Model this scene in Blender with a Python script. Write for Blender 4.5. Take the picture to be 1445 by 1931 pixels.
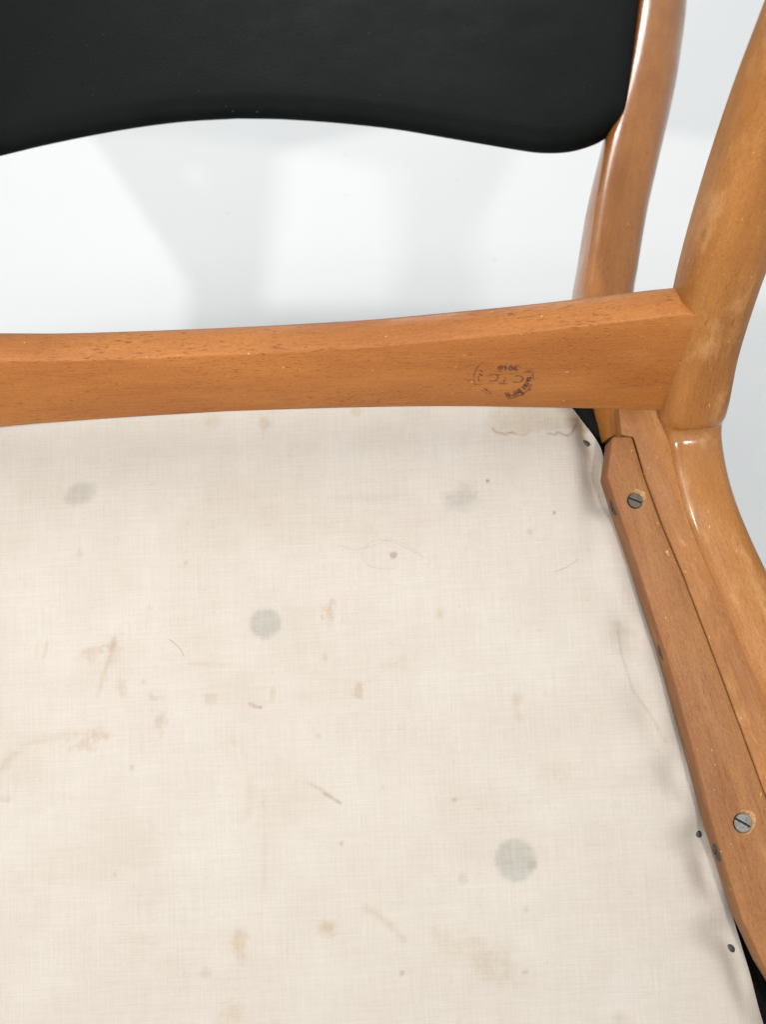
import bpy, bmesh, math, random
import numpy as np
from mathutils import Matrix, Vector

# ------------------------------------------------------------------ scene, camera, light
for o in list(bpy.data.objects): bpy.data.objects.remove(o)
sc = bpy.context.scene
COL = sc.collection
rng = np.random.default_rng(7)
random.seed(7)

# The chair is tipped forward: it lies on the front edge of its seat and its front legs, underside towards the camera.
# Chair space: x across, y towards the back (up in this pose), z away from the seat underside (towards the camera).
ROOT = Matrix.Translation((0, 0, .4175)) @ Matrix.Rotation(math.pi/2, 4, 'X')

# camera: pose in chair space (rows: chair axes seen from the camera's right/down/forward)
RM = np.array([[ .998941216, -.0456451378,  .00574177922],
               [-.0460000339, -.989219809,  .139025778],
               [-.000665969037, -.139142701, -.990272117]])
CAM = np.array([.06951505, -.14628381, .61396871])
F_PX, CX, CY = 2300., 722.5, 965.5
camd = bpy.data.cameras.new('camera')
cam = bpy.data.objects.new('camera', camd); COL.objects.link(cam)
r, d, w = RM[:, 0], RM[:, 1], RM[:, 2]
cm = Matrix(((r[0], -d[0], -w[0], CAM[0]), (r[1], -d[1], -w[1], CAM[1]), (r[2], -d[2], -w[2], CAM[2]), (0, 0, 0, 1)))
cam.matrix_world = ROOT @ cm
camd.sensor_fit = 'VERTICAL'; camd.sensor_height = 36; camd.lens = 36*F_PX/1931
camd.clip_start = .02; camd.clip_end = 100
camd.dof.use_dof = True; camd.dof.focus_distance = .585; camd.dof.aperture_fstop = 13
sc.camera = cam
sc.render.resolution_x, sc.render.resolution_y = 767, 1024

world = bpy.data.worlds.new('World'); sc.world = world; world.use_nodes = True
bg = world.node_tree.nodes['Background']
bg.inputs[0].default_value = (.93, .975, 1, 1); bg.inputs[1].default_value = .52

def area(name, loc, target, size, power, col=(1, 1, 1), size_y=None, spread=180):
    l = bpy.data.lights.new(name, 'AREA'); l.energy = power; l.size = size; l.color = col
    if size_y: l.shape = 'RECTANGLE'; l.size_y = size_y
    l.spread = math.radians(spread)
    o = bpy.data.objects.new(name, l); COL.objects.link(o)
    o.location = loc
    o.rotation_euler = (Vector(target) - Vector(loc)).to_track_quat('-Z', 'Y').to_euler()
    return o
def above(x, y, z): return tuple(ROOT @ Vector((x, y, z)))     # lamp places given in chair space
area('ceiling_light', above(-.35, 1.10, 1.45), above(0, -.05, 0), 1.3, 21, (1, .985, .96))
area('ceiling_light', above(.10, 1.55, -.42), above(.26, .20, -.16), .30, 4.2, (1, .985, .96))
area('room_light', above(-.335, -.180, .72), above(0, .1, -.1), .024, 4.6, (1, .985, .955))
area('room_light', above(.285, -.180, .72), above(.1, .1, -.1), .034, 2.7, (1, .985, .955))

sc.view_settings.view_transform = 'Standard'; sc.view_settings.look = 'None'
sc.view_settings.exposure = 0; sc.view_settings.gamma = 1
sc.view_settings.use_curve_mapping = False
sc.render.engine = 'CYCLES'

# ------------------------------------------------------------------ helpers
def on_seat(u, v, z=0.):
    """chair-space point on the plane z seen at photograph position (u, v): used to copy the marks of the cloth"""
    dcam = np.array([(u-CX)/F_PX, (v-CY)/F_PX, 1.])
    dr = RM @ dcam
    return CAM + dr*((z-CAM[2])/dr[2])

def link(name, me, mat=None, parent=None):
    o = bpy.data.objects.new(name, me); COL.objects.link(o)
    if mat: me.materials.append(mat)
    if parent: o.parent = parent
    return o

def mesh(name, V, Fs, gc=None, smooth=True, sharp=None):
    me = bpy.data.meshes.new(name)
    me.from_pydata([tuple(map(float, v)) for v in V], [], [tuple(f) for f in Fs]); me.update()
    if smooth:
        me.polygons.foreach_set('use_smooth', [True]*len(me.polygons))
        if sharp: me.set_sharp_from_angle(angle=math.radians(sharp))
    if gc is not None:
        a = me.attributes.new('gc', 'FLOAT_VECTOR', 'POINT')
        a.data.foreach_set('vector', np.asarray(gc, np.float32).ravel())
    return me

def fix_normals(me):
    bm = bmesh.new(); bm.from_mesh(me); bmesh.ops.recalc_face_normals(bm, faces=bm.faces); bm.to_mesh(me); bm.free(); me.update()

def cr(P, n):
    """Catmull-Rom through the rows of P, centripetal enough for evenly placed rows"""
    P = np.asarray(P, float); k = len(P)
    seg = np.linalg.norm(np.diff(P[:, :3], axis=0), axis=1)**.6
    t = np.concatenate([[0], np.cumsum(seg)])
    T = np.linspace(0, t[-1], n)
    m = np.zeros_like(P)
    for i in range(k):
        if i == 0: m[i] = (P[1]-P[0])/(t[1]-t[0])
        elif i == k-1: m[i] = (P[-1]-P[-2])/(t[-1]-t[-2])
        else:
            h0, h1 = t[i]-t[i-1], t[i+1]-t[i]
            m[i] = ((P[i]-P[i-1])/h0*h1 + (P[i+1]-P[i])/h1*h0)/(h0+h1)
    out = []
    for x in T:
        i = min(max(np.searchsorted(t, x, 'right')-1, 0), k-2); h = t[i+1]-t[i]; q = (x-t[i])/h
        out.append((2*q**3-3*q**2+1)*P[i] + (q**3-2*q**2+q)*h*m[i] + (-2*q**3+3*q**2)*P[i+1] + (q**3-q**2)*h*m[i+1])
    return np.array(out)

def curve1(xs, ys):
    P = np.column_stack([xs, np.zeros(len(xs)), np.zeros(len(xs)), ys])
    xs = np.asarray(xs, float); ys = np.asarray(ys, float)
    m = np.gradient(ys, xs)
    def f(x):
        x = np.clip(x, xs[0], xs[-1]); i = np.clip(np.searchsorted(xs, x, 'right')-1, 0, len(xs)-2)
        h = xs[i+1]-xs[i]; q = (x-xs[i])/h
        return (2*q**3-3*q**2+1)*ys[i]+(q**3-2*q**2+q)*h*m[i]+(-2*q**3+3*q**2)*ys[i+1]+(q**3-q**2)*h*m[i+1]
    return f

def sweep(name, rows, n=60, seg=32, side=(1, 0, 0), s=1):
    """rows: x, y, z, half width (along side), half depth, superellipse exponent, twist in degrees"""
    R = cr(rows, n); P = R[:, :3].copy()
    T = np.gradient(P, axis=0); T /= np.linalg.norm(T, axis=1)[:, None]
    L = np.concatenate([[0], np.cumsum(np.linalg.norm(np.diff(P, axis=0), axis=1))])
    V, G, Fs = [], [], []
    for i in range(n):
        sd = np.array(side, float); sd -= T[i]*sd.dot(T[i]); sd /= np.linalg.norm(sd)
        nm = np.cross(T[i], sd)
        tw = math.radians(R[i, 6]); A = sd*math.cos(tw)+nm*math.sin(tw); B = -sd*math.sin(tw)+nm*math.cos(tw)
        e = 2./R[i, 5]
        for j in range(seg):
            th = 2*math.pi*j/seg; c, q = math.cos(th), math.sin(th)
            a = R[i, 3]*math.copysign(abs(c)**e, c); b = R[i, 4]*math.copysign(abs(q)**e, q)
            p = P[i]+A*a+B*b
            V.append((p[0]*s, p[1], p[2])); G.append((L[i], a, b))
    for i in range(n-1):
        for j in range(seg):
            k = (j+1) % seg; Fs.append((i*seg+j, i*seg+k, (i+1)*seg+k, (i+1)*seg+j))
    Fs.append(tuple(range(seg))); Fs.append(tuple(range((n-1)*seg, n*seg)))
    me = mesh(name, V, Fs, G); fix_normals(me); me.set_sharp_from_angle(angle=math.radians(55))
    return me

def prism(name, poly, z0, z1, s=1, bev=.002, seg=3, ax=(0, 1)):
    n = len(poly)
    V = [(p[0]*s, p[1], z0) for p in poly]+[(p[0]*s, p[1], z1) for p in poly]
    Fs = [tuple(range(n)), tuple(range(n, 2*n))]+[(i, (i+1) % n, n+(i+1) % n, n+i) for i in range(n)]
    me = mesh(name, V, Fs, smooth=False); fix_normals(me)
    bm = bmesh.new(); bm.from_mesh(me)
    eds = [e for e in bm.edges if e.calc_face_angle(0) > math.radians(25)]
    bmesh.ops.bevel(bm, geom=eds, offset=bev, segments=seg, profile=.5, affect='EDGES', clamp_overlap=True)
    bm.to_mesh(me); bm.free()
    me.polygons.foreach_set('use_smooth', [True]*len(me.polygons)); me.set_sharp_from_angle(angle=math.radians(30))
    return me

def set_gc(me, ax):
    """grain coordinates for straight stock: s along ax (x, y), a across, b height"""
    ax = np.array(ax, float)/np.linalg.norm(ax); n = len(me.vertices)
    co = np.zeros(n*3); me.vertices.foreach_get('co', co); co = co.reshape(-1, 3)
    g = np.column_stack([co[:, 0]*ax[0]+co[:, 1]*ax[1], -co[:, 0]*ax[1]+co[:, 1]*ax[0], co[:, 2]])
    if 'gc' in me.attributes: me.attributes.remove(me.attributes['gc'])
    a = me.attributes.new('gc', 'FLOAT_VECTOR', 'POINT'); a.data.foreach_set('vector', g.astype(np.float32).ravel())

# ------------------------------------------------------------------ materials
class NT:
    def __init__(s, name):
        s.m = bpy.data.materials.new(name); s.m.use_nodes = True; s.t = s.m.node_tree; s.b = s.t.nodes['Principled BSDF']
        s.out = s.t.nodes['Material Output']
    def n(s, typ, **kw):
        nd = s.t.nodes.new(typ)
        for k, v in kw.items():
            if k.startswith('i_'): nd.inputs[k[2:].replace('_', ' ')].default_value = v
            else: setattr(nd, k, v)
        return nd
    def l(s, a, b): s.t.links.new(a, b)
    def scale(s, vec, sc_, off=(0, 0, 0)):
        m = s.n('ShaderNodeMapping'); s.l(vec, m.inputs[0]); m.inputs['Scale'].default_value = sc_; m.inputs['Location'].default_value = off; return m.outputs[0]
    def noise(s, vec, scale=1, detail=3, rough=.55):
        n = s.n('ShaderNodeTexNoise'); s.l(vec, n.inputs['Vector']); n.inputs['Scale'].default_value = scale
        n.inputs['Detail'].default_value = detail; n.inputs['Roughness'].default_value = rough; return n.outputs['Fac']
    def ramp(s, fac, p0, p1, v0=0., v1=1.):
        m = s.n('ShaderNodeMapRange'); s.l(fac, m.inputs['Value']); m.interpolation_type = 'SMOOTHSTEP'
        for k, v in (('From Min', p0), ('From Max', p1), ('To Min', v0), ('To Max', v1)): m.inputs[k].default_value = v
        return m.outputs[0]
    def mix(s, fac, a, b, mode='MIX'):
        m = s.n('ShaderNodeMix', data_type='RGBA', blend_type=mode)
        for sock, v in ((m.inputs['Factor'], fac), (m.inputs['A'], a), (m.inputs['B'], b)):
            if isinstance(v, (int, float)): sock.default_value = v
            elif isinstance(v, tuple): sock.default_value = (*v, 1)
            else: s.l(v, sock)
        return m.outputs['Result']
    def math(s, op, a, b=0.):
        m = s.n('ShaderNodeMath', operation=op)
        for i, v in enumerate((a, b)):
            if isinstance(v, (int, float)): m.inputs[i].default_value = v
            else: s.l(v, m.inputs[i])
        return m.outputs[0]
    def bump(s, h, strength, dist):
        b = s.n('ShaderNodeBump'); s.l(h, b.inputs['Height']); b.inputs['Strength'].default_value = strength; b.inputs['Distance'].default_value = dist
        s.l(b.outputs[0], s.b.inputs['Normal'])

def wood(name, c_lo, c_hi, rough=.38, fleck=.55, worn=(.42, .23, .10), wear=.35, off=0., coat=0., polish=None):
    t = NT(name)
    g = t.n('ShaderNodeAttribute', attribute_name='gc').outputs['Vector']
    g = t.scale(g, (1, 1, 1), (off, off*.37, off*.11))
    broad = t.noise(t.scale(g, (7, 34, 34)), 1, 4, .6)
    fine = t.noise(t.scale(g, (40, 900, 900)), 1, 3, .6)
    col = t.mix(t.ramp(broad, .32, .68), c_lo, c_hi)
    col = t.mix(t.ramp(fine, .35, .7, 0, .30), col, t.mix(1., col, (.72, .62, .52), 'MULTIPLY'))
    # short dark medullary flecks of beech
    fl = t.noise(t.scale(g, (210, 1500, 1500)), 1, 1, .4)
    dens = t.noise(t.scale(g, (14, 40, 40), (3, 1, 7)), 1, 2)
    fl = t.math('MULTIPLY', t.ramp(fl, .615, .69), t.ramp(dens, .35, .62, .25, 1))
    col = t.mix(t.math('MULTIPLY', fl, fleck), col, t.mix(1., col, (.48, .36, .27), 'MULTIPLY'))
    # rubbed, paler patches of the old finish
    wr = t.noise(t.scale(g, (22, 60, 60), (5, 9, 2)), 1, 5, .65)
    wrm = t.ramp(wr, .52, .74, 0, wear)
    col = t.mix(wrm, col, worn)
    # small nicks
    nk = t.noise(t.scale(g, (260, 420, 420), (1, 4, 8)), 1, 2)
    col = t.mix(t.ramp(nk, .72, .76, 0, .5), col, (.62, .40, .20))
    nk2 = t.noise(t.scale(g, (210, 300, 300), (11, 2, 5)), 1, 2)
    col = t.mix(t.ramp(nk2, .73, .78, 0, .45), col, (.10, .05, .025))
    gr = t.noise(t.scale(g, (700, 1900, 1900), (2, 6, 3)), 1, 2, .7)
    col = t.mix(t.ramp(gr, .25, .75), t.mix(1., col, (.84, .82, .80), 'MULTIPLY'), t.mix(1., col, (1.12, 1.12, 1.12), 'MULTIPLY'))
    t.l(col, t.b.inputs['Base Color'])
    rr = t.math('ADD', t.ramp(wr, .35, .75, -.06, .18), rough)
    rr = t.math('ADD', rr, t.ramp(fine, .3, .7, -.04, .05))
    if polish:                                              # rubbed to a shine by hands at the bend
        sx = t.n('ShaderNodeSeparateXYZ'); t.l(t.n('ShaderNodeAttribute', attribute_name='gc').outputs['Vector'], sx.inputs[0])
        pm = t.math('MULTIPLY', t.ramp(sx.outputs[0], polish[0]-.02, polish[0]), t.ramp(sx.outputs[0], polish[1], polish[1]+.03, 1, 0))
        rr = t.math('SUBTRACT', rr, t.math('MULTIPLY', pm, .24))
        t.l(t.math('MULTIPLY', pm, .7), t.b.inputs['Coat Weight'])
    t.l(rr, t.b.inputs['Roughness'])
    t.b.inputs['Specular IOR Level'].default_value = .25
    t.b.inputs['Coat Weight'].default_value = coat; t.b.inputs['Coat Roughness'].default_value = .16
    h = t.math('ADD', t.math('MULTIPLY', fine, .5), t.math('MULTIPLY', fl, -.7))
    h = t.math('ADD', h, t.math('MULTIPLY', wr, 1.6))
    t.bump(h, .35, .00022)
    return t.m

M_rail = wood('rail_wood', (.285, .099, .023), (.362, .139, .034), .48, .75, (.38, .165, .05), .25, 0)
M_frame = wood('frame_wood', (.238, .091, .022), (.340, .145, .038), .46, .35, (.43, .228, .092), .75, 3.1, 0., (.462, .50))
M_post = wood('post_wood', (.290, .103, .022), (.380, .150, .034), .25, .30, (.40, .175, .048), .35, 6.3, .40)
M_cleat = wood('cleat_wood', (.205, .085, .031), (.290, .130, .046), .58, .55, (.36, .175, .062), .65, 9.7)

def plain(name, col, rough=.5, metal=0.):
    t = NT(name)
    tc = t.n('ShaderNodeTexCoord').outputs['Object']
    n = t.noise(tc, 900, 4)
    t.l(t.mix(t.ramp(n, .3, .7), tuple(c*.72 for c in col), tuple(min(1, c*1.25) for c in col)), t.b.inputs['Base Color'])
    t.l(t.ramp(n, .3, .7, rough-.1, rough+.1), t.b.inputs['Roughness'])
    t.b.inputs['Metallic'].default_value = metal
    t.bump(t.noise(tc, 1500, 3), .3, .0001)
    return t.m
M_steel = plain('screw_steel', (.20, .20, .19), .5, .45)
M_tarnish = plain('tarnished_steel', (.105, .085, .070), .6, .3)
M_dark = plain('dark_steel', (.055, .055, .05), .55, .5)
M_slot = plain('slot_dark', (.03, .028, .025), .8)  # near-black colour for the floor and walls of the screw slots
M_raw = plain('raw_wood', (.42, .235, .10), .8)
M_hair = plain('hair', (.20, .15, .11), .5)

def vinyl():
    t = NT('black_leatherette')
    tc = t.n('ShaderNodeTexCoord').outputs['Object']
    v = t.n('ShaderNodeTexVoronoi', feature='F1'); t.l(tc, v.inputs['Vector']); v.inputs['Scale'].default_value = 650
    n = t.noise(tc, 30, 4)
    lint = t.noise(tc, 520, 1)
    col = t.mix(t.ramp(n, .3, .7), (.0045, .0052, .0053), (.0066, .0076, .0078))
    col = t.mix(t.ramp(lint, .80, .84, 0, .5), col, (.3, .3, .3))
    t.l(col, t.b.inputs['Base Color'])
    t.l(t.ramp(n, .3, .7, .66, .76), t.b.inputs['Roughness'])
    t.b.inputs['Specular IOR Level'].default_value = .07
    t.bump(v.outputs['Distance'], .4, .0006)
    return t.m
M_black = vinyl()

def cloth():
    t = NT('cream_cloth')
    tc = t.n('ShaderNodeTexCoord').outputs['Object']
    a = t.n('ShaderNodeAttribute', attribute_name='stain').outputs['Color']
    warp = t.noise(t.scale(tc, (1500, 50, 1)), 1, 2)
    weft = t.noise(t.scale(tc, (50, 1500, 1)), 1, 2)
    slub = t.noise(t.scale(tc, (900, 14, 1)), 1, 2)
    slub2 = t.noise(t.scale(tc, (14, 900, 1)), 1, 2)
    grain = t.noise(tc, 1700, 2)
    w_ = t.math('ADD', t.math('ADD', t.ramp(warp, .3, .7), t.ramp(weft, .3, .7)), t.math('MULTIPLY', t.math('ADD', t.ramp(slub, .35, .7), t.ramp(slub2, .35, .7)), .55))
    fac = t.ramp(t.math('ADD', w_, t.ramp(grain, .3, .7)), 1.0, 3.3, 0, 1)
    weave = t.mix(fac, (.925, .916, .902), (1, 1, 1))
    mott = t.noise(tc, 26, 4, .6)
    col = t.mix(t.ramp(mott, .35, .7), (.445, .407, .364), (.466, .432, .392))
    col = t.mix(1., col, weave, 'MULTIPLY'); col = t.mix(1., col, a, 'MULTIPLY')
    t.l(col, t.b.inputs['Base Color'])
    t.b.inputs['Roughness'].default_value = .9; t.b.inputs['Specular IOR Level'].default_value = .15
    t.b.inputs['Sheen Weight'].default_value = .12
    t.bump(w_, .4, .00012)
    return t.m
M_cloth = cloth()

def white():
    t = NT('white_paint')
    tc = t.n('ShaderNodeTexCoord').outputs['Object']
    n = t.noise(tc, 5, 4); f = t.noise(tc, 320, 3)
    t.l(t.mix(t.ramp(n, .3, .7), (.84, .86, .868), (.86, .876, .884)), t.b.inputs['Base Color'])
    t.b.inputs['Roughness'].default_value = .45
    nib = t.n('ShaderNodeTexVoronoi', feature='F1'); t.l(tc, nib.inputs['Vector']); nib.inputs['Scale'].default_value = 22
    h = t.math('ADD', t.math('MULTIPLY', t.ramp(nib.outputs['Distance'], .0, .045, 1, 0), 3.), t.math('MULTIPLY', f, .35))
    t.bump(h, .6, .0006)
    return t.m
M_white = white()

def ink():
    t = NT('stamp_ink')
    tc = t.n('ShaderNodeTexCoord').outputs['Object']
    n = t.noise(tc, 1400, 3); n2 = t.noise(tc, 260, 2)
    t.b.inputs['Base Color'].default_value = (.135, .050, .028, 1); t.b.inputs['Roughness'].default_value = .6
    al = t.math('MULTIPLY', t.ramp(n, .36, .62, .25, .78), t.ramp(n2, .32, .55, .55, 1))
    t.l(al, t.b.inputs['Alpha'])
    return t.m
M_ink = ink()

# ------------------------------------------------------------------ the wall behind and the floor it stands on
WALL_Y = .75
me = mesh('wall', [(-3, WALL_Y, 0), (3, WALL_Y, 0), (3, WALL_Y, 2.6), (-3, WALL_Y, 2.6)], [(0, 1, 2, 3)], smooth=False)
wl = link('wall', me, M_white); wl['kind'] = 'structure'
me = mesh('floor', [(-3, -3, 0), (3, -3, 0), (3, WALL_Y+.001, 0), (-3, WALL_Y+.001, 0)], [(0, 1, 2, 3)], smooth=False)
fl = link('floor', me, plain('floor_paint', (.66, .65, .63), .6)); fl['kind'] = 'structure'

# ------------------------------------------------------------------ the chair
chair = bpy.data.objects.new('chair', None); COL.objects.link(chair)
chair.matrix_world = ROOT; chair.empty_display_size = .1
chair['label'] = 'tipped beech chair with black leatherette back and stained cream cloth under its seat'
chair['category'] = 'chair'

# --- seat underside cloth
def halfw(y):
    return np.where(y > -.034, .1885-.6*(y+.034)**1.0*np.clip((y+.034)/.03, 0, 1)**.5, .1885+.2046*(-.034-y))
def seat_half(y):
    return halfw(np.minimum(y, -.012))+np.where(y > -.012, 0, 0)
TACKS = [(1110, 828, 24), (1388, 1797, 40), (1327, 1576, 70)]
NX, NY = 640, 500
us = np.linspace(-1, 1, NX); ys = np.linspace(-.405, .014, NY)
U, Yg = np.meshgrid(us, ys)
def vnoise(x, y, seed):
    g = np.random.default_rng(seed).random((256, 256))
    xi, yi = np.floor(x).astype(int), np.floor(y).astype(int); fx, fy = x-xi, y-yi
    fx = fx*fx*(3-2*fx); fy = fy*fy*(3-2*fy)
    q = lambda i, j: g[(xi+i) % 256, (yi+j) % 256]
    return (q(0, 0)*(1-fx)+q(1, 0)*fx)*(1-fy)+(q(0, 1)*(1-fx)+q(1, 1)*fx)*fy
def fbm(x, y, seed, o=3):
    s_, a_ = 0, .5
    for k in range(o): s_ = s_+a_*vnoise(x*2**k, y*2**k, seed+k); a_ *= .5
    return s_/(1-.5**o)
W = halfw(Yg) + (vnoise(Yg*38+7, U*0+np.sign(U)*3+9, 3)-.5)*.0012
# the back corners of the cloth are rounded
cy_ = np.clip((Yg+.006)/.02, 0, 1); W = W-.012*cy_**2
X = U*W
edge = W-np.abs(X)
dz = -.0060*np.clip(1-edge/.014, 0, 1)**2 - .004*np.clip(1-(.014-Yg)/.014, 0, 1)**2
# pulls and puckers where the cloth is tacked down
scal = np.sin(Yg*2*math.pi/.052+np.sign(U)*1.3+2.5*vnoise(Yg*20, U*0+4, 11))
dz += -.0016*np.clip(1-edge/.034, 0, 1)**1.3*(scal*.5+.5)
for (u_, v_, _) in TACKS:
    p = on_seat(u_, v_)
    for sx in (1, -1):
        r2 = np.hypot(X-sx*p[0], (Yg-p[1])*.8)
        dz += -.0022*np.exp(-(r2/.008)**2)
        dd = (X*sx-p[0])*.80-(Yg-p[1])*.6; pp = (X*sx-p[0])*.6+(Yg-p[1])*.80
        dz += -.0016*np.exp(-(pp/.006)**2)*np.exp(-((dd+.0)/.028)**2)*np.clip(1-edge/.05, 0, 1)
p = on_seat(1118, 915)
dz += -.0022*np.exp(-(((X-p[0])*.95-(Yg-p[1])*.05)/.006)**2)*np.exp(-((Yg-p[1])/.03)**2)
for (u_, v_, dep, rx, ry) in ((1108, 806, .0030, .005, .012), (1128, 905, .0042, .006, .016), (1142, 950, .0022, .009, .006), (1190, 1195, .0026, .008, .010), (1222, 1330, .0022, .009, .014),
                             (1275, 1462, .0034, .008, .012), (1310, 1590, .0028, .012, .007), (1335, 1650, .0040, .007, .012), (1362, 1762, .0034, .010, .009), (1400, 1850, .0026, .006, .014)):
    p = on_seat(u_, v_)
    for sx in (1, -1): dz += -1.5*dep*np.exp(-((X*sx-p[0]+.2*(Yg-p[1]))/rx)**2-((Yg-p[1])/ry)**2)
dz += (fbm(X*22, Yg*22, 31)-.5)*.0012 + (fbm(X*7, Yg*60, 41)-.5)*.0006
Zg = dz
# marks on the cloth (each: shape in the photograph's own directions, laid flat on the cloth)
ST = np.ones((NY, NX, 3))
PXM = .000266
nz1 = (fbm(X*260, Yg*260, 51)-.5); nz2 = (fbm(X*900, Yg*900, 61)-.5); nz3 = (fbm(X*90, Yg*90, 71)-.5)
wv = fbm(X*1100, Yg*160, 63)*.5+fbm(X*160, Yg*1100, 67)*.5-.5     # marks take in the threads
def mult(mask, col, k):
    m = np.clip(mask, 0, 1)[..., None]*k*.74*np.clip(.55+1.1*(wv+.42), .35, 1.2)[..., None]
    ST[:] = ST*(1-m*(1-np.array(col)))
GREY = (.69, .735, .735); BROWN = (.80, .70, .58); PINK = (.87, .78, .70); DARK = (.36, .29, .23); TAN = (.90, .84, .74)
def blob(u, v, rx, ry, col, k=1., soft=.25, ang=0, rag=.25):
    p = on_seat(u, v); c, s_ = math.cos(math.radians(ang)), math.sin(math.radians(ang))
    dx = X-p[0]; dy = Yg-p[1]
    a = (dx*c-dy*s_)/(rx*PXM); b = (dx*s_+dy*c)/(ry*PXM)
    r_ = np.hypot(a, b)+nz1*rag*2.6+nz2*rag*1.6
    mult((1+soft-r_)/(2*soft), col, k)
def stroke(pts, wpx, col, k=1., soft=.5, brk=.0):
    P = np.array([on_seat(*q)[:2] for q in pts]); best = np.full(X.shape, 9.)
    for a, b in zip(P[:-1], P[1:]):
        ab = b-a; t_ = np.clip(((X-a[0])*ab[0]+(Yg-a[1])*ab[1])/ab.dot(ab), 0, 1)
        best = np.minimum(best, np.hypot(X-a[0]-t_*ab[0], Yg-a[1]-t_*ab[1]))
    m = np.clip((1+soft-best/(wpx*PXM)-nz1*.8)/(2*soft), 0, 1)
    if brk: m = m*np.clip((nz3+.5-brk)*6, 0, 1)
    mult(m, col, k)
# grey discs: the holes of the board showing through
blob(151, 931, 28, 20, GREY, .85, .28, -20, .16)
blob(500, 1176, 30, 27, GREY, 1.0, .16, 0, .09)
blob(973, 1622, 37, 38, GREY, .98, .14, 0, .075); blob(1004, 1632, 9, 9, GREY, .5, .4)
blob(872, 941, 30, 22, GREY, .72, .55, 0, .35)
blob(690, 938, 50, 7, GREY, .30, .8, 0, .5)
# brown and pink stains
for b in [(498, 801, 10, 14, BROWN, .7, .4, 10, .5), (402, 795, 14, 12, TAN, .7, .5, 0, .5), (672, 777, 12, 7, TAN, .8, .5, 0, .4),
          (150, 1043, 9, 9, DARK, .18, .6, 0, .6), (621, 1156, 13, 17, PINK, .95, .35, 0, .8), (676, 1300, 10, 15, PINK, 1.0, .35, 0, .7),
          (302, 1362, 13, 16, PINK, .95, .4, 0, .7), (215, 1225, 14, 18, PINK, .6, .5, 20, .9), (228, 1295, 8, 14, BROWN, .45, .5, 0, .8),
          (295, 1318, 14, 7, BROWN, .6, .5, 0, .9), (400, 1316, 12, 10, BROWN, .45, .5, 0, .9), (170, 1232, 22, 9, BROWN, .55, .5, -25, 1.),
          (160, 1400, 32, 14, PINK, .85, .5, -25, 1.), (130, 1415, 7, 14, BROWN, .4, .5, 0, .8), (451, 1790, 15, 25, TAN, 1., .35, 10, .5),
          (453, 1775, 12, 20, BROWN, .25, .5, 10, .5), (390, 1837, 9, 9, BROWN, .55, .5, -30, .6), (618, 1750, 16, 14, TAN, 1., .5, 0, .6),
          (620, 1748, 8, 7, BROWN, .4, .5, 0, .6), (440, 1915, 18, 18, TAN, .8, .6, 0, .5), (873, 1658, 7, 9, BROWN, .6, .5, 0, .6),
          (993, 1716, 5, 6, DARK, .25, .6, 0, .5), (858, 1508, 5, 4, BROWN, 1., .4, 0, .3), (644, 1590, 4, 5, DARK, .4, .5, 30, .3),
          (758, 1835, 4, 4, DARK, .55, .5, 0, .3), (990, 1833, 7, 3, DARK, .4, .5, 0, .3), (1170, 1920, 14, 9, BROWN, .5, .6, 0, .6),
          (975, 1318, 8, 12, TAN, .9, .5, 0, .5), (978, 1350, 5, 10, BROWN, .35, .5, -20, .5), (830, 1160, 9, 12, TAN, .9, .5, 0, .5),
          (613, 1240, 5, 6, BROWN, .5, .5, 0, .4), (600, 1388, 5, 4, BROWN, .6, .5, 0, .4), (513, 1308, 5, 12, TAN, .8, .5, 0, .5),
          (920, 907, 3.5, 3.5, DARK, .8, .4, 0, .2), (1046, 967, 3, 3, DARK, .7, .4, 0, .2), (350, 1062, 3.5, 3.5, BROWN, .8, .4, 0, .2),
          (742, 1047, 7, 6, (.5, .42, .36), .85, .3, 0, .3), (282, 1146, 5, 4, TAN, .8, .5, 0, .4), (1000, 1003, 6, 6, PINK, .8, .5, 0, .5),
          (248, 1447, 4, 5, DARK, .3, .5, 0, .3), (216, 1650, 3, 3, DARK, .3, .5, 0, .3), (740, 1255, 26, 10, PINK, .35, .7, 0, .8),
          (270, 1286, 5, 4, BROWN, .7, .5, 0, .3), (1060, 1450, 30, 14, TAN, .4, .8, 0, .8), (900, 1800, 60, 22, TAN, .55, .8, 25, .8),
          (520, 1520, 60, 40, PINK, .22, .9, 0, .6), (940, 1830, 34, 20, (.86, .83, .78), .5, .8, 40, .7)]: blob(*b)
stroke([(472, 1328), (482, 1332), (492, 1334)], 3, (.68, .52, .38), .8)
stroke([(88, 1212), (82, 1240)], 3, BROWN, .6); stroke([(70, 1215), (66, 1240)], 3, BROWN, .3)
stroke([(217, 1195), (212, 1225), (195, 1270), (185, 1312)], 4, BROWN, .5, .8, .3)
stroke([(564, 1470), (600, 1485), (641, 1514)], 3, (.72, .63, .52), .6, .7, .3); stroke([(610, 1496), (643, 1515)], 2.4, (.66, .55, .45), .6)
stroke([(440, 1395), (478, 1435), (470, 1510), (468, 1540)], 7, BROWN, .28, .9, .3); stroke([(497, 1490), (500, 1640), (490, 1755)], 4, (.85, .80, .73), .35, .9, .35)
stroke([(690, 1712), (722, 1732), (762, 1772)], 6, BROWN, .5, .9, .25); stroke([(0, 1450), (40, 1405), (120, 1385), (200, 1385)], 8, BROWN, .45, .9, .3)
stroke([(360, 1250), (430, 1255)], 5, TAN, .9, .8, .3)
stroke([(0, 1505), (15, 1508)], 5, BROWN, .4)
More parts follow.
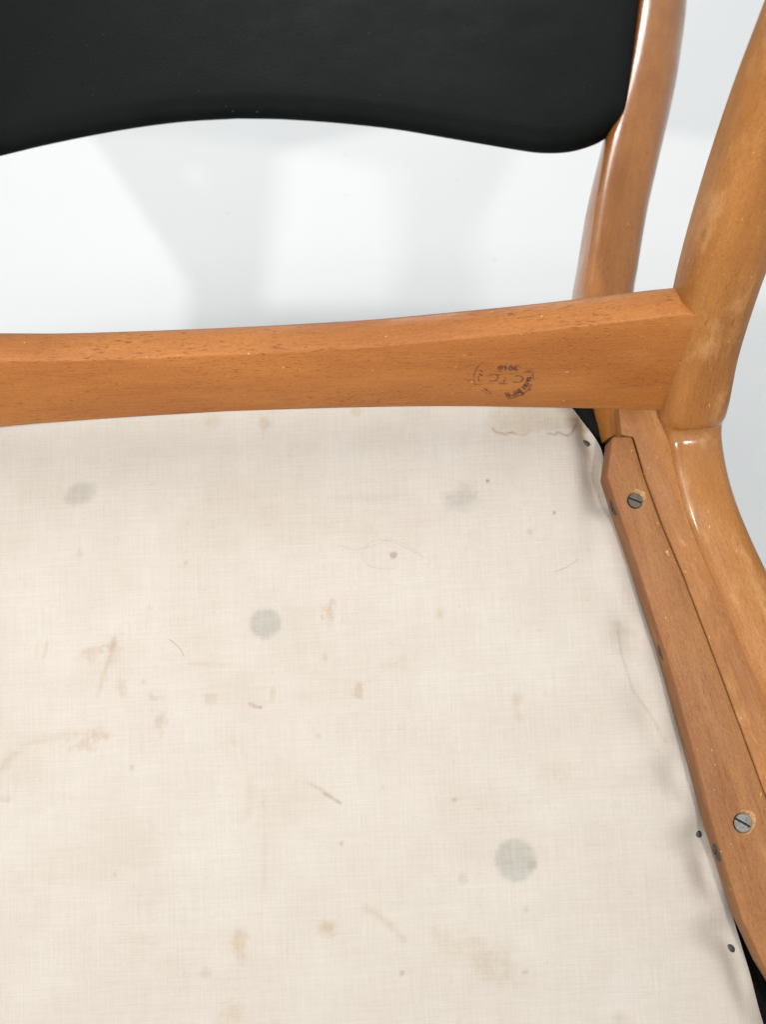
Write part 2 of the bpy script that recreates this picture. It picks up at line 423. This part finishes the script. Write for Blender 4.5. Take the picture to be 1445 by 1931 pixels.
# tide line of dried water by the back rail, and along the screwed strip
tide = [(930, 808), (936, 815), (944, 816), (953, 819), (966, 815), (972, 818), (990, 820), (998, 814), (1016, 813), (1024, 817), (1030, 817), (1047, 819), (1053, 815), (1071, 821), (1081, 814), (1088, 801), (1094, 792), (1095, 782)]
stroke(tide, 1.8, (.62, .51, .38), 1.0, .8, .30)
pt = on_seat(1000, 816); pl_ = on_seat(930, 800)
mult(np.clip((Yg-pt[1]+nz1*.006)/.0015, 0, 1)*np.clip((X-pl_[0]+nz3*.03)/.012, 0, 1), (.87, .82, .74), 1.0)
stroke([(1168, 1180), (1185, 1190), (1200, 1195)], 8, (.82, .74, .66), .6, .9)
stroke([(1168, 1190), (1175, 1240), (1195, 1300), (1225, 1340), (1260, 1400)], 2.4, (.80, .74, .66), .7, .8, .2)
stroke([(1080, 790), (1100, 806), (1112, 840), (1125, 880), (1140, 930)], 9, (.72, .63, .53), .8, .9, .1)
stroke([(1095, 785), (1108, 800)], 7, (.60, .48, .36), .8, .9)
# even, faint soiling
big = fbm(X*18, Yg*18, 81, 4)
mult(np.clip((big-.50)*3.2, 0, 1), (.93, .91, .885), .55)
big2 = fbm(X*11+3, Yg*30, 91, 3)
mult(np.clip((big2-.55)*3, 0, 1), (.95, .90, .885), .6)
sp = fbm(X*420, Yg*420, 95, 1)
mult(np.clip((sp-.93)*14, 0, 1), (.70, .60, .5), .35)
V = np.stack([X, Yg, Zg], -1).reshape(-1, 3)
me = bpy.data.meshes.new('underside_cloth')
idx = np.arange(NX*NY).reshape(NY, NX)
quads = np.stack([idx[:-1, :-1], idx[:-1, 1:], idx[1:, 1:], idx[1:, :-1]], -1).reshape(-1, 4)
me.vertices.add(len(V)); me.vertices.foreach_set('co', V.ravel())
me.loops.add(quads.size); me.loops.foreach_set('vertex_index', quads.ravel().astype(np.int32))
me.polygons.add(len(quads)); me.polygons.foreach_set('loop_start', np.arange(0, quads.size, 4, dtype=np.int32))
me.update(calc_edges=True)
me.polygons.foreach_set('use_smooth', np.ones(len(quads), bool))
ca = me.color_attributes.new('stain', 'FLOAT_COLOR', 'POINT')
ca.data.foreach_set('color', np.concatenate([ST.reshape(-1, 3), np.ones((NX*NY, 1))], 1).astype(np.float32).ravel())
clo = link('underside_cloth', me, M_cloth, chair)
clo['label'] = 'stained cream cloth tacked over the underside of the seat'

def cloth_z(x, y):
    j = int(np.clip(np.searchsorted(ys, y), 0, NY-1)); i = int(np.clip(np.searchsorted(X[j], x), 0, NX-1)); return float(Zg[j, i])

def dome(name, rx, ry, h, n=16, rings=4):
    V = [(0, 0, h)]; Fs = []
    for k in range(1, rings+1):
        a = k/rings*math.pi/2
        for j in range(n):
            t_ = 2*math.pi*j/n; V.append((rx*math.sin(a)*math.cos(t_), ry*math.sin(a)*math.sin(t_), h*math.cos(a)))
    for j in range(n): Fs.append((0, 1+j, 1+(j+1) % n))
    for k in range(rings-1):
        for j in range(n): Fs.append((1+k*n+j, 1+(k+1)*n+j, 1+(k+1)*n+(j+1) % n, 1+k*n+(j+1) % n))
    return mesh(name, V, Fs)
for (u_, v_, a_), (rx, ry) in zip(TACKS, ((.0029, .0016), (.0026, .0021), (.0022, .0016))):
    p = on_seat(u_, v_)
    for sx in (1, -1):
        o = link('tack', dome('tack', rx, ry, .0009), M_dark, clo)
        o.location = (p[0]*sx, p[1], cloth_z(p[0]*sx, p[1])-.0001); o.rotation_euler = (0, 0, math.radians(-a_)*sx)

# --- black seat body behind the cloth
rows = [(-.0165, -.006), (-.0150, .0020), (-.0160, .0085), (-.022, .0125), (-.038, .0110), (-.052, .003), (-.060, -.008), (-.064, -.025)]
def seat_outline(off, n=40):
    pts = []
    yl = np.linspace(-.385, -.012, n)
    for y in yl: pts.append((float(halfw(np.array(y)))+off, y))
    rr = .03
    w0 = float(halfw(np.array(-.012)))
    for k in range(1, 8):
        a = k/7*math.pi/2; pts.append((w0-.022+(.022+off)*math.cos(a), -.012+(.026+off)*math.sin(a)))
    pts = pts + [(-x, y) for x, y in pts[::-1]]
    w1 = float(halfw(np.array(-.385)))
    fr = []
    for k in range(1, 8):
        a = k/8*math.pi/2; fr.append((-(w1-.03+(.03+off)*math.cos(a)), -.385-(.02+off)*math.sin(a)))
    return pts+fr+[(-x, y) for x, y in fr[::-1]]
V, Fs = [], []; n = None
for z, off in rows:
    pl = seat_outline(off); n = len(pl); V += [(x, y, z) for x, y in pl]
for k in range(len(rows)-1):
    for j in range(n): Fs.append((k*n+j, k*n+(j+1) % n, (k+1)*n+(j+1) % n, (k+1)*n+j))
Fs += [tuple(range(n)), tuple(range((len(rows)-1)*n, len(rows)*n))]
me = mesh('seat_cushion', V, Fs); fix_normals(me); me.set_sharp_from_angle(angle=math.radians(60))
so = link('seat_cushion', me, M_black, chair); so['label'] = 'black leatherette seat wrapped round the edge of the cloth'

# --- back rail between the rear legs, tilted like the legs
TH = math.radians(28)
PL = np.array([0, -.019, .022]); NV = np.array([0, -math.cos(TH), math.sin(TH)]); EV = np.array([0, math.sin(TH), math.cos(TH)])
f_lo = curve1([0, .06, .11, .1475, .18, .2138, .235], [.0138, .0124, .0100, .0066, .0034, 0, -.0022])
f_hi = curve1([0, .04, .076, .0985, .1434, .18, .208, .2150, .2200, .2260], [.0541, .0545, .0554, .0569, .0602, .0638, .0666, .0669, .0655, .0615])
V, G, Fs = [], [], []; xs = np.linspace(-.226, .226, 151)
for x in xs:
    lo, hi = float(f_lo(abs(x))), float(f_hi(abs(x))); T = .0212
    sec = [(0, lo+.0012), (0, (lo+hi)/2), (0, hi-.0014), (-.0004, hi-.0005), (-.0014, hi), (-T+.010, hi+.0006), (-T+.0045, hi-.0005), (-T+.002, hi-.0022), (-T+.0005, hi-.005), (-T, hi-.009),
           (-T, lo+.003), (-T+.001, lo+.001), (-T+.003, lo), (-.0012, lo), (-.0003, lo+.0004)]
    per = 0
    for q, (a, b) in enumerate(sec):
        p = PL+NV*a+EV*b; V.append((x, p[1], p[2]))
        if q: per += math.hypot(a-sec[q-1][0], b-sec[q-1][1])
        G.append((x, b, a))
m_ = len(sec)
for i in range(len(xs)-1):
    for j in range(m_): k = (j+1) % m_; Fs.append((i*m_+j, i*m_+k, (i+1)*m_+k, (i+1)*m_+j))
Fs += [tuple(range(m_)), tuple(range((len(xs)-1)*m_, len(xs)*m_))]
me = mesh('rear_rail', V, Fs, G); fix_normals(me); me.set_sharp_from_angle(angle=math.radians(50))
rail = link('rear_rail', me, M_rail, chair); rail['label'] = 'flecked beech rail with a round ink stamp'

# stamp on the rail: it reads upside down here because the chair is upside down
def face_pt(u, v):
    dcam = np.array([(u-CX)/F_PX, (v-CY)/F_PX, 1.]); dr = RM @ dcam
    t_ = (PL-CAM).dot(NV)/dr.dot(NV); p = CAM+dr*t_; return p[0], (p-PL).dot(EV)
SV, SF = [], []
def add_flat(pts2, faces):
    b0 = len(SV)
    for a, b in pts2:
        p = PL+EV*b+NV*.00012; SV.append((a, p[1], p[2]))
    SF.extend([tuple(b0+i for i in f) for f in faces])
def letters(txt, u, v, hgt, ang=0., wide=1., bold=0.):
    cu = bpy.data.curves.new('t', 'FONT'); cu.body = txt; cu.size = 1; cu.align_x = 'CENTER'; cu.align_y = 'CENTER'; cu.offset = bold; cu.resolution_u = 4
    ob = bpy.data.objects.new('t', cu); COL.objects.link(ob)
    dg = bpy.context.evaluated_depsgraph_get(); tm = bpy.data.meshes.new_from_object(ob.evaluated_get(dg))
    x0, e0 = face_pt(u, v); c, s_ = math.cos(math.radians(ang)), math.sin(math.radians(ang)); k = hgt/.70
    pts = []
    for vv in tm.vertices:
        a, b = vv.co.x*k*wide, vv.co.y*k
        a, b = a*c-b*s_, a*s_+b*c
        pts.append((x0-a, e0-b))
    add_flat(pts, [tuple(p.vertices) for p in tm.polygons])
    bpy.data.objects.remove(ob); bpy.data.curves.remove(cu); bpy.data.meshes.remove(tm)
letters('C', 979, 714, .0054, -8, 1, .012); letters('T', 952, 717, .0050, -14, 1, .012); letters('C', 932, 711, .0054, 8, 1, .012)
letters('3010', 959, 693, .0036, -3, .98, .045)
def tick(u0, v0, u1, v1, wd):
    a, b = np.array(face_pt(u0, v0)), np.array(face_pt(u1, v1)); dd = b-a; dd /= np.linalg.norm(dd); nn = np.array([-dd[1], dd[0]])*wd/2
    add_flat([tuple(a-nn), tuple(b-nn), tuple(b+nn), tuple(a+nn)], [(0, 1, 2, 3)])
# what is left of the lettering round the rim, and of the rim itself
for k, (th, kind) in enumerate([(118, 1), (112, 1), (107, 0), (98, 1), (93, 1), (88, 1), (83, 0), (72, 1), (66, 1), (61, 1), (55, 1), (50, 0), (44, 1), (38, 1), (20, 0), (14, 0)]):
    a = math.radians(th-35)
    cu_, cv_ = 950+48*math.cos(a), 712+33*math.sin(a)
    if k % 3 != 2: tick(cu_-4*math.cos(a)-1.5, cv_-5*math.sin(a), cu_+4*math.cos(a)+1, cv_+5*math.sin(a), .00075)
    if kind: tick(cu_-3, cv_-3, cu_+3.5, cv_+1.5, .0007); tick(cu_-2.5, cv_+3, cu_+2.5, cv_-1, .0005)
for a0, a1, wd, rr in ((205, 232, .0003, 1.0), (18, 82, .0010, 1.0), (-12, 4, .0006, 1.0), (160, 215, .0006, 1.0), (120, 142, .0005, .93), (170, 188, .0007, .84)):
    q = np.radians(np.linspace(a0, a1, 14))
    for i in range(13): tick(950+56*rr*math.cos(q[i]), 712+40*rr*math.sin(q[i]), 950+56*rr*math.cos(q[i+1]), 712+40*rr*math.sin(q[i+1]), wd)
for (u_, v_) in ((915, 733), (920, 737), (925, 741), (906, 706), (908, 700)): tick(u_-2, v_-2, u_+3, v_+2, .0006)
def smudge(u, v, rad):
    c_ = face_pt(u, v); n_ = 11
    add_flat([(c_[0]+rad*(.6+.6*random.random())*math.cos(6.283*k/n_), c_[1]+rad*(.6+.6*random.random())*math.sin(6.283*k/n_)) for k in range(n_)], [tuple(range(n_))])
for (u_, v_, r_) in ((943, 693, .0011), (949, 692, .0012), (955, 694, .0009), (964, 694, .0013), (971, 695, .0012), (962, 746, .0012), (970, 745, .0013), (979, 736, .0015), (984, 740, .0012), (990, 727, .0012), (996, 719, .0011), (1001, 712, .0008), (987, 744, .0009), (1000, 735, .0007), (908, 707, .0007), (917, 735, .0008)):
    smudge(u_, v_, r_)
st = link('ink_stamp', mesh('ink_stamp', SV, SF, smooth=False), M_ink, rail); st['label'] = 'round worn ink stamp, printed upside down in this pose'

# --- side pieces, right one and its mirror image
LEG = [(.250, .206, .413, .0125, .0125, 2.1, 0), (.247, .150, .306, .0150, .0150, 2.2, 0), (.2400, .093, .199, .0180, .0180, 2.4, 0), (.2350, .0717, .1597, .0182, .0182, 2.5, 0),
       (.2315, .0467, .1127, .0184, .0182, 2.6, 0), (.2300, .0255, .0727, .0180, .0180, 2.6, 0), (.2298, .0060, .0420, .0172, .0165, 2.7, 0), (.2298, -.0115, .0212, .0170, .0160, 2.9, 0), (.2300, -.0158, .0152, .0166, .0158, 3.0, 0), (.2303, -.0200, .0105, .0156, .0134, 3.2, 0),
       (.2310, -.0290, .0052, .0147, .0130, 3.5, 0), (.2325, -.0470, .0030, .0143, .0138, 3.8, 0), (.2362, -.0680, .0025, .0144, .0145, 3.8, 0), (.2425, -.0890, .0022, .0148, .0145, 3.6, 0),
       (.2500, -.1100, .0020, .0153, .0145, 3.4, 0), (.2645, -.1560, .0010, .0160, .0145, 3.0, 0), (.2800, -.2100, -.0020, .0165, .0145, 2.6, 0), (.2920, -.2700, -.0020, .0165, .0150, 2.6, 0),
       (.2980, -.3300, -.0020, .0160, .0160, 2.6, 0), (.3000, -.4000, -.0020, .0150, .0160, 2.6, 0)]
FRONT_LEG = [(.299, -.3995, -.012, .0165, .0178, 2.6, 0), (.300, -.3995, .05, .0165, .0178, 2.5, 0), (.302, -.4020, .2, .0150, .0153, 2.3, 0), (.305, -.4055, .36, .0120, .0118, 2.1, 0)]
FLANGE = [(.1935, -.002), (.232, -.002), (.236, -.06), (.250, -.11), (.2645, -.156), (.280, -.21), (.292, -.27), (.298, -.33), (.300, -.395), (.280, -.395), (.2672, -.318), (.2632, -.2553),
          (.2507, -.2082), (.2357, -.1553), (.2202, -.1022), (.2114, -.0760), (.2044, -.0512), (.2003, -.0300), (.1945, -.0285)]
CLEAT = [(.1893, -.0296), (.1992, -.0299), (0.2039, -.0512), (0.2109, -.0760), (0.2197, -.1022), (0.2352, -.1553), (0.2502, -.2082), (0.2627, -.2553), (.2662, -.318), (.258, -.316), (.2425, -.2867), (.2338, -.264),
         (.2242, -.2233), (.2160, -.1800), (.2074, -.1372), (.1975, -.0970), (.1888, -.0639), (.1852, -.0490)]
POST = [(.2080, -.0240, -.0140, .0180, .0130, 3.6, 14), (.2040, .0000, -.0160, .0170, .0140, 3.6, 16), (.1992, .0186, -.0200, .0160, .0150, 3.6, 18), (.1985, .0380, -.0322, .0158, .0150, 3.6, 18),
        (.2016, .0600, -.0459, .0156, .0150, 3.6, 18), (.2095, .0861, -.0622, .0160, .0150, 3.4, 18), (.2226, .1279, -.0883, .0170, .0154, 3.2, 17), (.2390, .1735, -.1168, .0180, .0160, 2.8, 13),
        (.2673, .2509, -.1652, .0190, .0165, 2.3, 6), (.2953, .3413, -.2217, .0196, .0160, 2.1, 0), (.3120, .4000, -.2520, .0170, .0120, 2.1, 0)]
RK = math.radians(58)

def screw_head(name, rad, slot, dark=False):
    """countersunk slotted head: rim, two lands and a recessed slot, face at z = 0"""
    V, Fs, mats = [], [], []; n = 20; dpt = rad*.28
    def half(sgn):
        b0 = len(V); pts = []
        a0 = math.asin(slot/rad); arc = np.linspace(a0, math.pi-a0, n)
        top = [(rad*.94*math.cos(t_), rad*.94*math.sin(t_), rad*.05) for t_ in arc]; top = [(x, max(y, slot), z) for x, y, z in top]
        rim = [(rad*math.cos(t_), rad*math.sin(t_), -rad*.06) for t_ in arc]
        low = [(x, slot, -dpt) for x in (rad*math.cos(a0), -rad*math.cos(a0))]
        for q in top+rim+low: V.append((q[0]*sgn, q[1]*sgn, q[2]))
        Fs.append(tuple(b0+i for i in range(n))); mats.append(0)
        for i in range(n-1): Fs.append((b0+i, b0+n+i, b0+n+i+1, b0+i+1)); mats.append(0)
        Fs.append((b0, b0+n-1, b0+2*n+1, b0+2*n)); mats.append(1)
    half(1); half(-1)
    b0 = len(V); V.extend([(rad, -slot, -dpt), (rad, slot, -dpt), (-rad, slot, -dpt), (-rad, -slot, -dpt)]); Fs.append((b0, b0+1, b0+2, b0+3)); mats.append(1)
    b0 = len(V)                                             # shank under the head
    for z, rr in ((-rad*.06, rad), (-rad*1.0, rad*.45)):
        for j in range(16): V.append((rr*math.cos(j*math.pi/8), rr*math.sin(j*math.pi/8), z-rad*.25))
    for j in range(16): Fs.append((b0+j, b0+(j+1) % 16, b0+16+(j+1) % 16, b0+16+j)); mats.append(0)
    me = mesh(name, V, Fs, smooth=False)
    me.materials.append(M_dark if dark else M_steel); me.materials.append(M_slot)
    me.polygons.foreach_set('material_index', mats)
    return me
HEAD = screw_head('screw', .0045, .00055); HEAD_T = screw_head('screw', .0037, .0005); HEAD_T.materials[0] = M_tarnish; HEAD_S = screw_head('screw', .0045, .0005, True)

def cutter(loc, rad, seed, axis='Z'):
    rr = random.Random(seed); n = 28; V = []; Fs = []
    for z, k in ((.004, 1.25), (0, 1.08), (-.0018, 1.0), (-.006, .55)):
        for j in range(n):
            a = 2*math.pi*j/n; chip = 1
            if z >= 0: chip = 1+.10*rr.random()+.30*max(0, math.cos(a-math.radians(55)))**3*(.7+.5*rr.random())
            V.append((rad*k*chip*math.cos(a), rad*k*chip*math.sin(a), z))
    for k in range(3):
        for j in range(n): Fs.append((k*n+j, k*n+(j+1) % n, (k+1)*n+(j+1) % n, (k+1)*n+j))
    Fs += [tuple(range(n)), tuple(range(3*n, 4*n))]
    me = mesh('cut', V, Fs, smooth=False); fix_normals(me)
    o = link('cut', me); o.location = loc
    return o

def side(s):
    # rear leg flowing into the side rail, one bent piece, with the flat shoulder the strip is screwed against
    me = sweep('leg', LEG, 220, 44, s=s)
    fm = prism('flange', FLANGE, -.026, .0135, s, .0007, 2); set_gc(fm, (.29, -1))
    bm = bmesh.new(); bm.from_mesh(me); bm.from_mesh(fm); bm.to_mesh(me); bm.free(); bpy.data.meshes.remove(fm)
    me.set_sharp_from_angle(angle=math.radians(40))
    fr = link('side_frame', me, M_frame, chair); fr['label'] = 'golden beech rear leg bending into the side rail'
    link('front_leg', sweep('front_leg', FRONT_LEG, 24, 28, s=s), M_frame, chair)
    link('back_post', sweep('back_post', POST, 80, 36, s=s), M_post, chair)
    # screwed strip
    cm_ = prism('support_strip', CLEAT, -.0045, .0160, s, .0013, 3); set_gc(cm_, (.22*s, -1))
    cl = link('support_strip', cm_, M_cleat, chair); cl['label'] = 'brown beech strip screwed along the edge of the seat'
    cl.data.materials.append(M_raw)
    cuts = []
    spots = [((.1987, -.0622), 11, 157), ((.2385, -.2203), 23, 148)]
    for (x, y), sd, ang in spots: cuts.append(cutter((x*s, y, .016), .0041 if y > -.1 else .0047, sd))
    bpy.context.view_layer.update()
    for o in cuts:
        md = cl.modifiers.new('hole', 'BOOLEAN'); md.object = o; md.operation = 'DIFFERENCE'; md.solver = 'EXACT'
    cl.parent = None
    dg = bpy.context.evaluated_depsgraph_get(); nm = bpy.data.meshes.new_from_object(cl.evaluated_get(dg))
    cl.modifiers.clear(); cl.data = nm; cl.parent = chair; nm.name = 'support_strip'
    for o in cuts: bpy.data.objects.remove(o)
    if len(nm.materials) < 2: nm.materials.append(M_raw)
    set_gc(nm, (.22*s, -1))
    for p in nm.polygons:
        p.material_index = 0
        for (x, y), sd, ang in spots:
            c = p.center
            if all(math.hypot(nm.vertices[q].co.x-x*s, nm.vertices[q].co.y-y) < .0085 for q in p.vertices) and c.z < .01597 and c.z > .002 and p.area < 2e-4: p.material_index = 1
    nm.set_sharp_from_angle(angle=math.radians(32))
    for (x, y), sd, ang in spots:
        o = link('screw', HEAD_T if y > -.1 else HEAD, None, cl); o.location = (x*s, y, .0146 if y > -.1 else .0151)
        o.rotation_euler = (math.radians(7), math.radians(-6*s), math.radians(ang)*s)
    # screws in the inner face of the strip
    for (x, y) in ((.1887, -.0640), (.2074, -.1375), (.2264, -.2345)):
        o = link('screw', HEAD_S, None, cl)
        a = math.atan2(.225, 1.)
        o.matrix_local = Matrix.Translation(((x+.0002)*s, y, .0078)) @ Matrix.Rotation(a*s, 4, 'Z') @ Matrix.Rotation(math.radians(-84*s), 4, 'Y') @ Matrix.Rotation(.5, 4, 'Z')
side(1); side(-1)

# --- backrest
PN = np.array([0, math.cos(RK), math.sin(RK)]); PE = np.array([0, math.sin(RK), -math.cos(RK)]); PS = np.array([0, .0186, -.02])
right = [(-.0099, .2518), (.022, .2482), (.0849, .2337), (.129, .2174), (.1621, .2046), (.1800, .1985), (.1918, .1970), (.2030, .1978), (.2128, .2013), (.2215, .2062), (.2281, .2121), (.2355, .2200), (.2409, .2300),
         (.2450, .2450), (.2575, .2990), (.2768, .3822), (.2900, .4350), (.2890, .4480), (.2780, .4550), (.2500, .4580), (.15, .4640), (0, .4680)]
left = [(-.15, .4640), (-.2500, .4580), (-.2780, .4550), (-.2890, .4480), (-.2900, .4350), (-.2800, .3822), (-.2660, .2990), (-.2590, .2470), (-.2540, .2330), (-.2440, .2200), (-.232, .2110), (-.215, .2065), (-.195, .2085),
        (-.1634, .2194), (-.1306, .2314), (-.0799, .2453), (-.0451, .2508)]
K = np.array([(a, b, 0, 0) for a, b in right+left+right[:1]])
O2 = cr(K, 260)[:-1, :2]; O2[:, 1] -= .016
tg = np.roll(O2, -1, 0)-np.roll(O2, 1, 0); tg /= np.linalg.norm(tg, axis=1)[:, None]
inn = np.column_stack([-tg[:, 1], tg[:, 0]])            # outline runs counter-clockwise: left of travel is inside
V, Fs = [], []; n = len(O2)
prof = [(.030, .0085), (.012, .0082), (.0045, .0072), (.0018, .0052), (.0005, .0026), (0, .0), (.0005, -.0026), (.0018, -.0052), (.0045, -.0072), (.012, -.0082), (.03, -.0085)]
for ins, hh in prof:
    Q = O2+inn*ins
    if ins >= .016:                                       # smooth the inset corners
        for _ in range(8): Q = (np.roll(Q, 1, 0)+2*Q+np.roll(Q, -1, 0))/4
    for a, b in Q:
        p = PS+PE*b+PN*(hh+.012 - .0); V.append((a, p[1], p[2]))
for k in range(len(prof)-1):
    for j in range(n): Fs.append((k*n+j, k*n+(j+1) % n, (k+1)*n+(j+1) % n, (k+1)*n+j))
Fs += [tuple(range(n)), tuple(range((len(prof)-1)*n, len(prof)*n))]
me = mesh('backrest', V, Fs); fix_normals(me); me.set_sharp_from_angle(angle=math.radians(60))
br = link('backrest', me, M_black, chair); br['label'] = 'black leatherette backrest with a wavy lower edge'

# ------------------------------------------------------------------ hairs lying on the cloth
def hair(pts, rad, label):
    P = np.array([on_seat(*q) for q in pts]); P = cr(P, 40); V, Fs = [], []
    o0 = P[0].copy(); T = np.gradient(P, axis=0)
    for i, p in enumerate(P):
        z = cloth_z(p[0], p[1])+rad*.8; t_ = T[i]/np.linalg.norm(T[i]); s_ = np.array([-t_[1], t_[0], 0])
        for j in range(5):
            a = 2*math.pi*j/5; q = np.array([p[0], p[1], z])+s_*rad*math.cos(a)+np.array([0, 0, rad*math.sin(a)])
            V.append(ROOT @ Vector(q))
    for i in range(len(P)-1):
        for j in range(5): Fs.append((i*5+j, i*5+(j+1) % 5, (i+1)*5+(j+1) % 5, (i+1)*5+j))
    o = link('hair', mesh('hair', V, Fs), M_hair); o['label'] = label; o['category'] = 'hair'; o['group'] = 'stray hairs on the cloth'
hair([(318, 1205), (330, 1214), (341, 1226), (347, 1238)], .00008, 'short curved dark hair on the cloth beside a round grey disc')
hair([(1048, 1078), (1068, 1070), (1082, 1062), (1090, 1054)], .00006, 'short thin hair on the cloth beside the screwed strip')
hair([(640, 1028), (668, 1036), (700, 1030), (735, 1018), (768, 1028), (800, 1052), (760, 1030), (715, 1018), (690, 1030), (684, 1050), (695, 1066), (725, 1073), (750, 1072)], .000035, 'long looped fine hair on the cloth around a small brown speck')
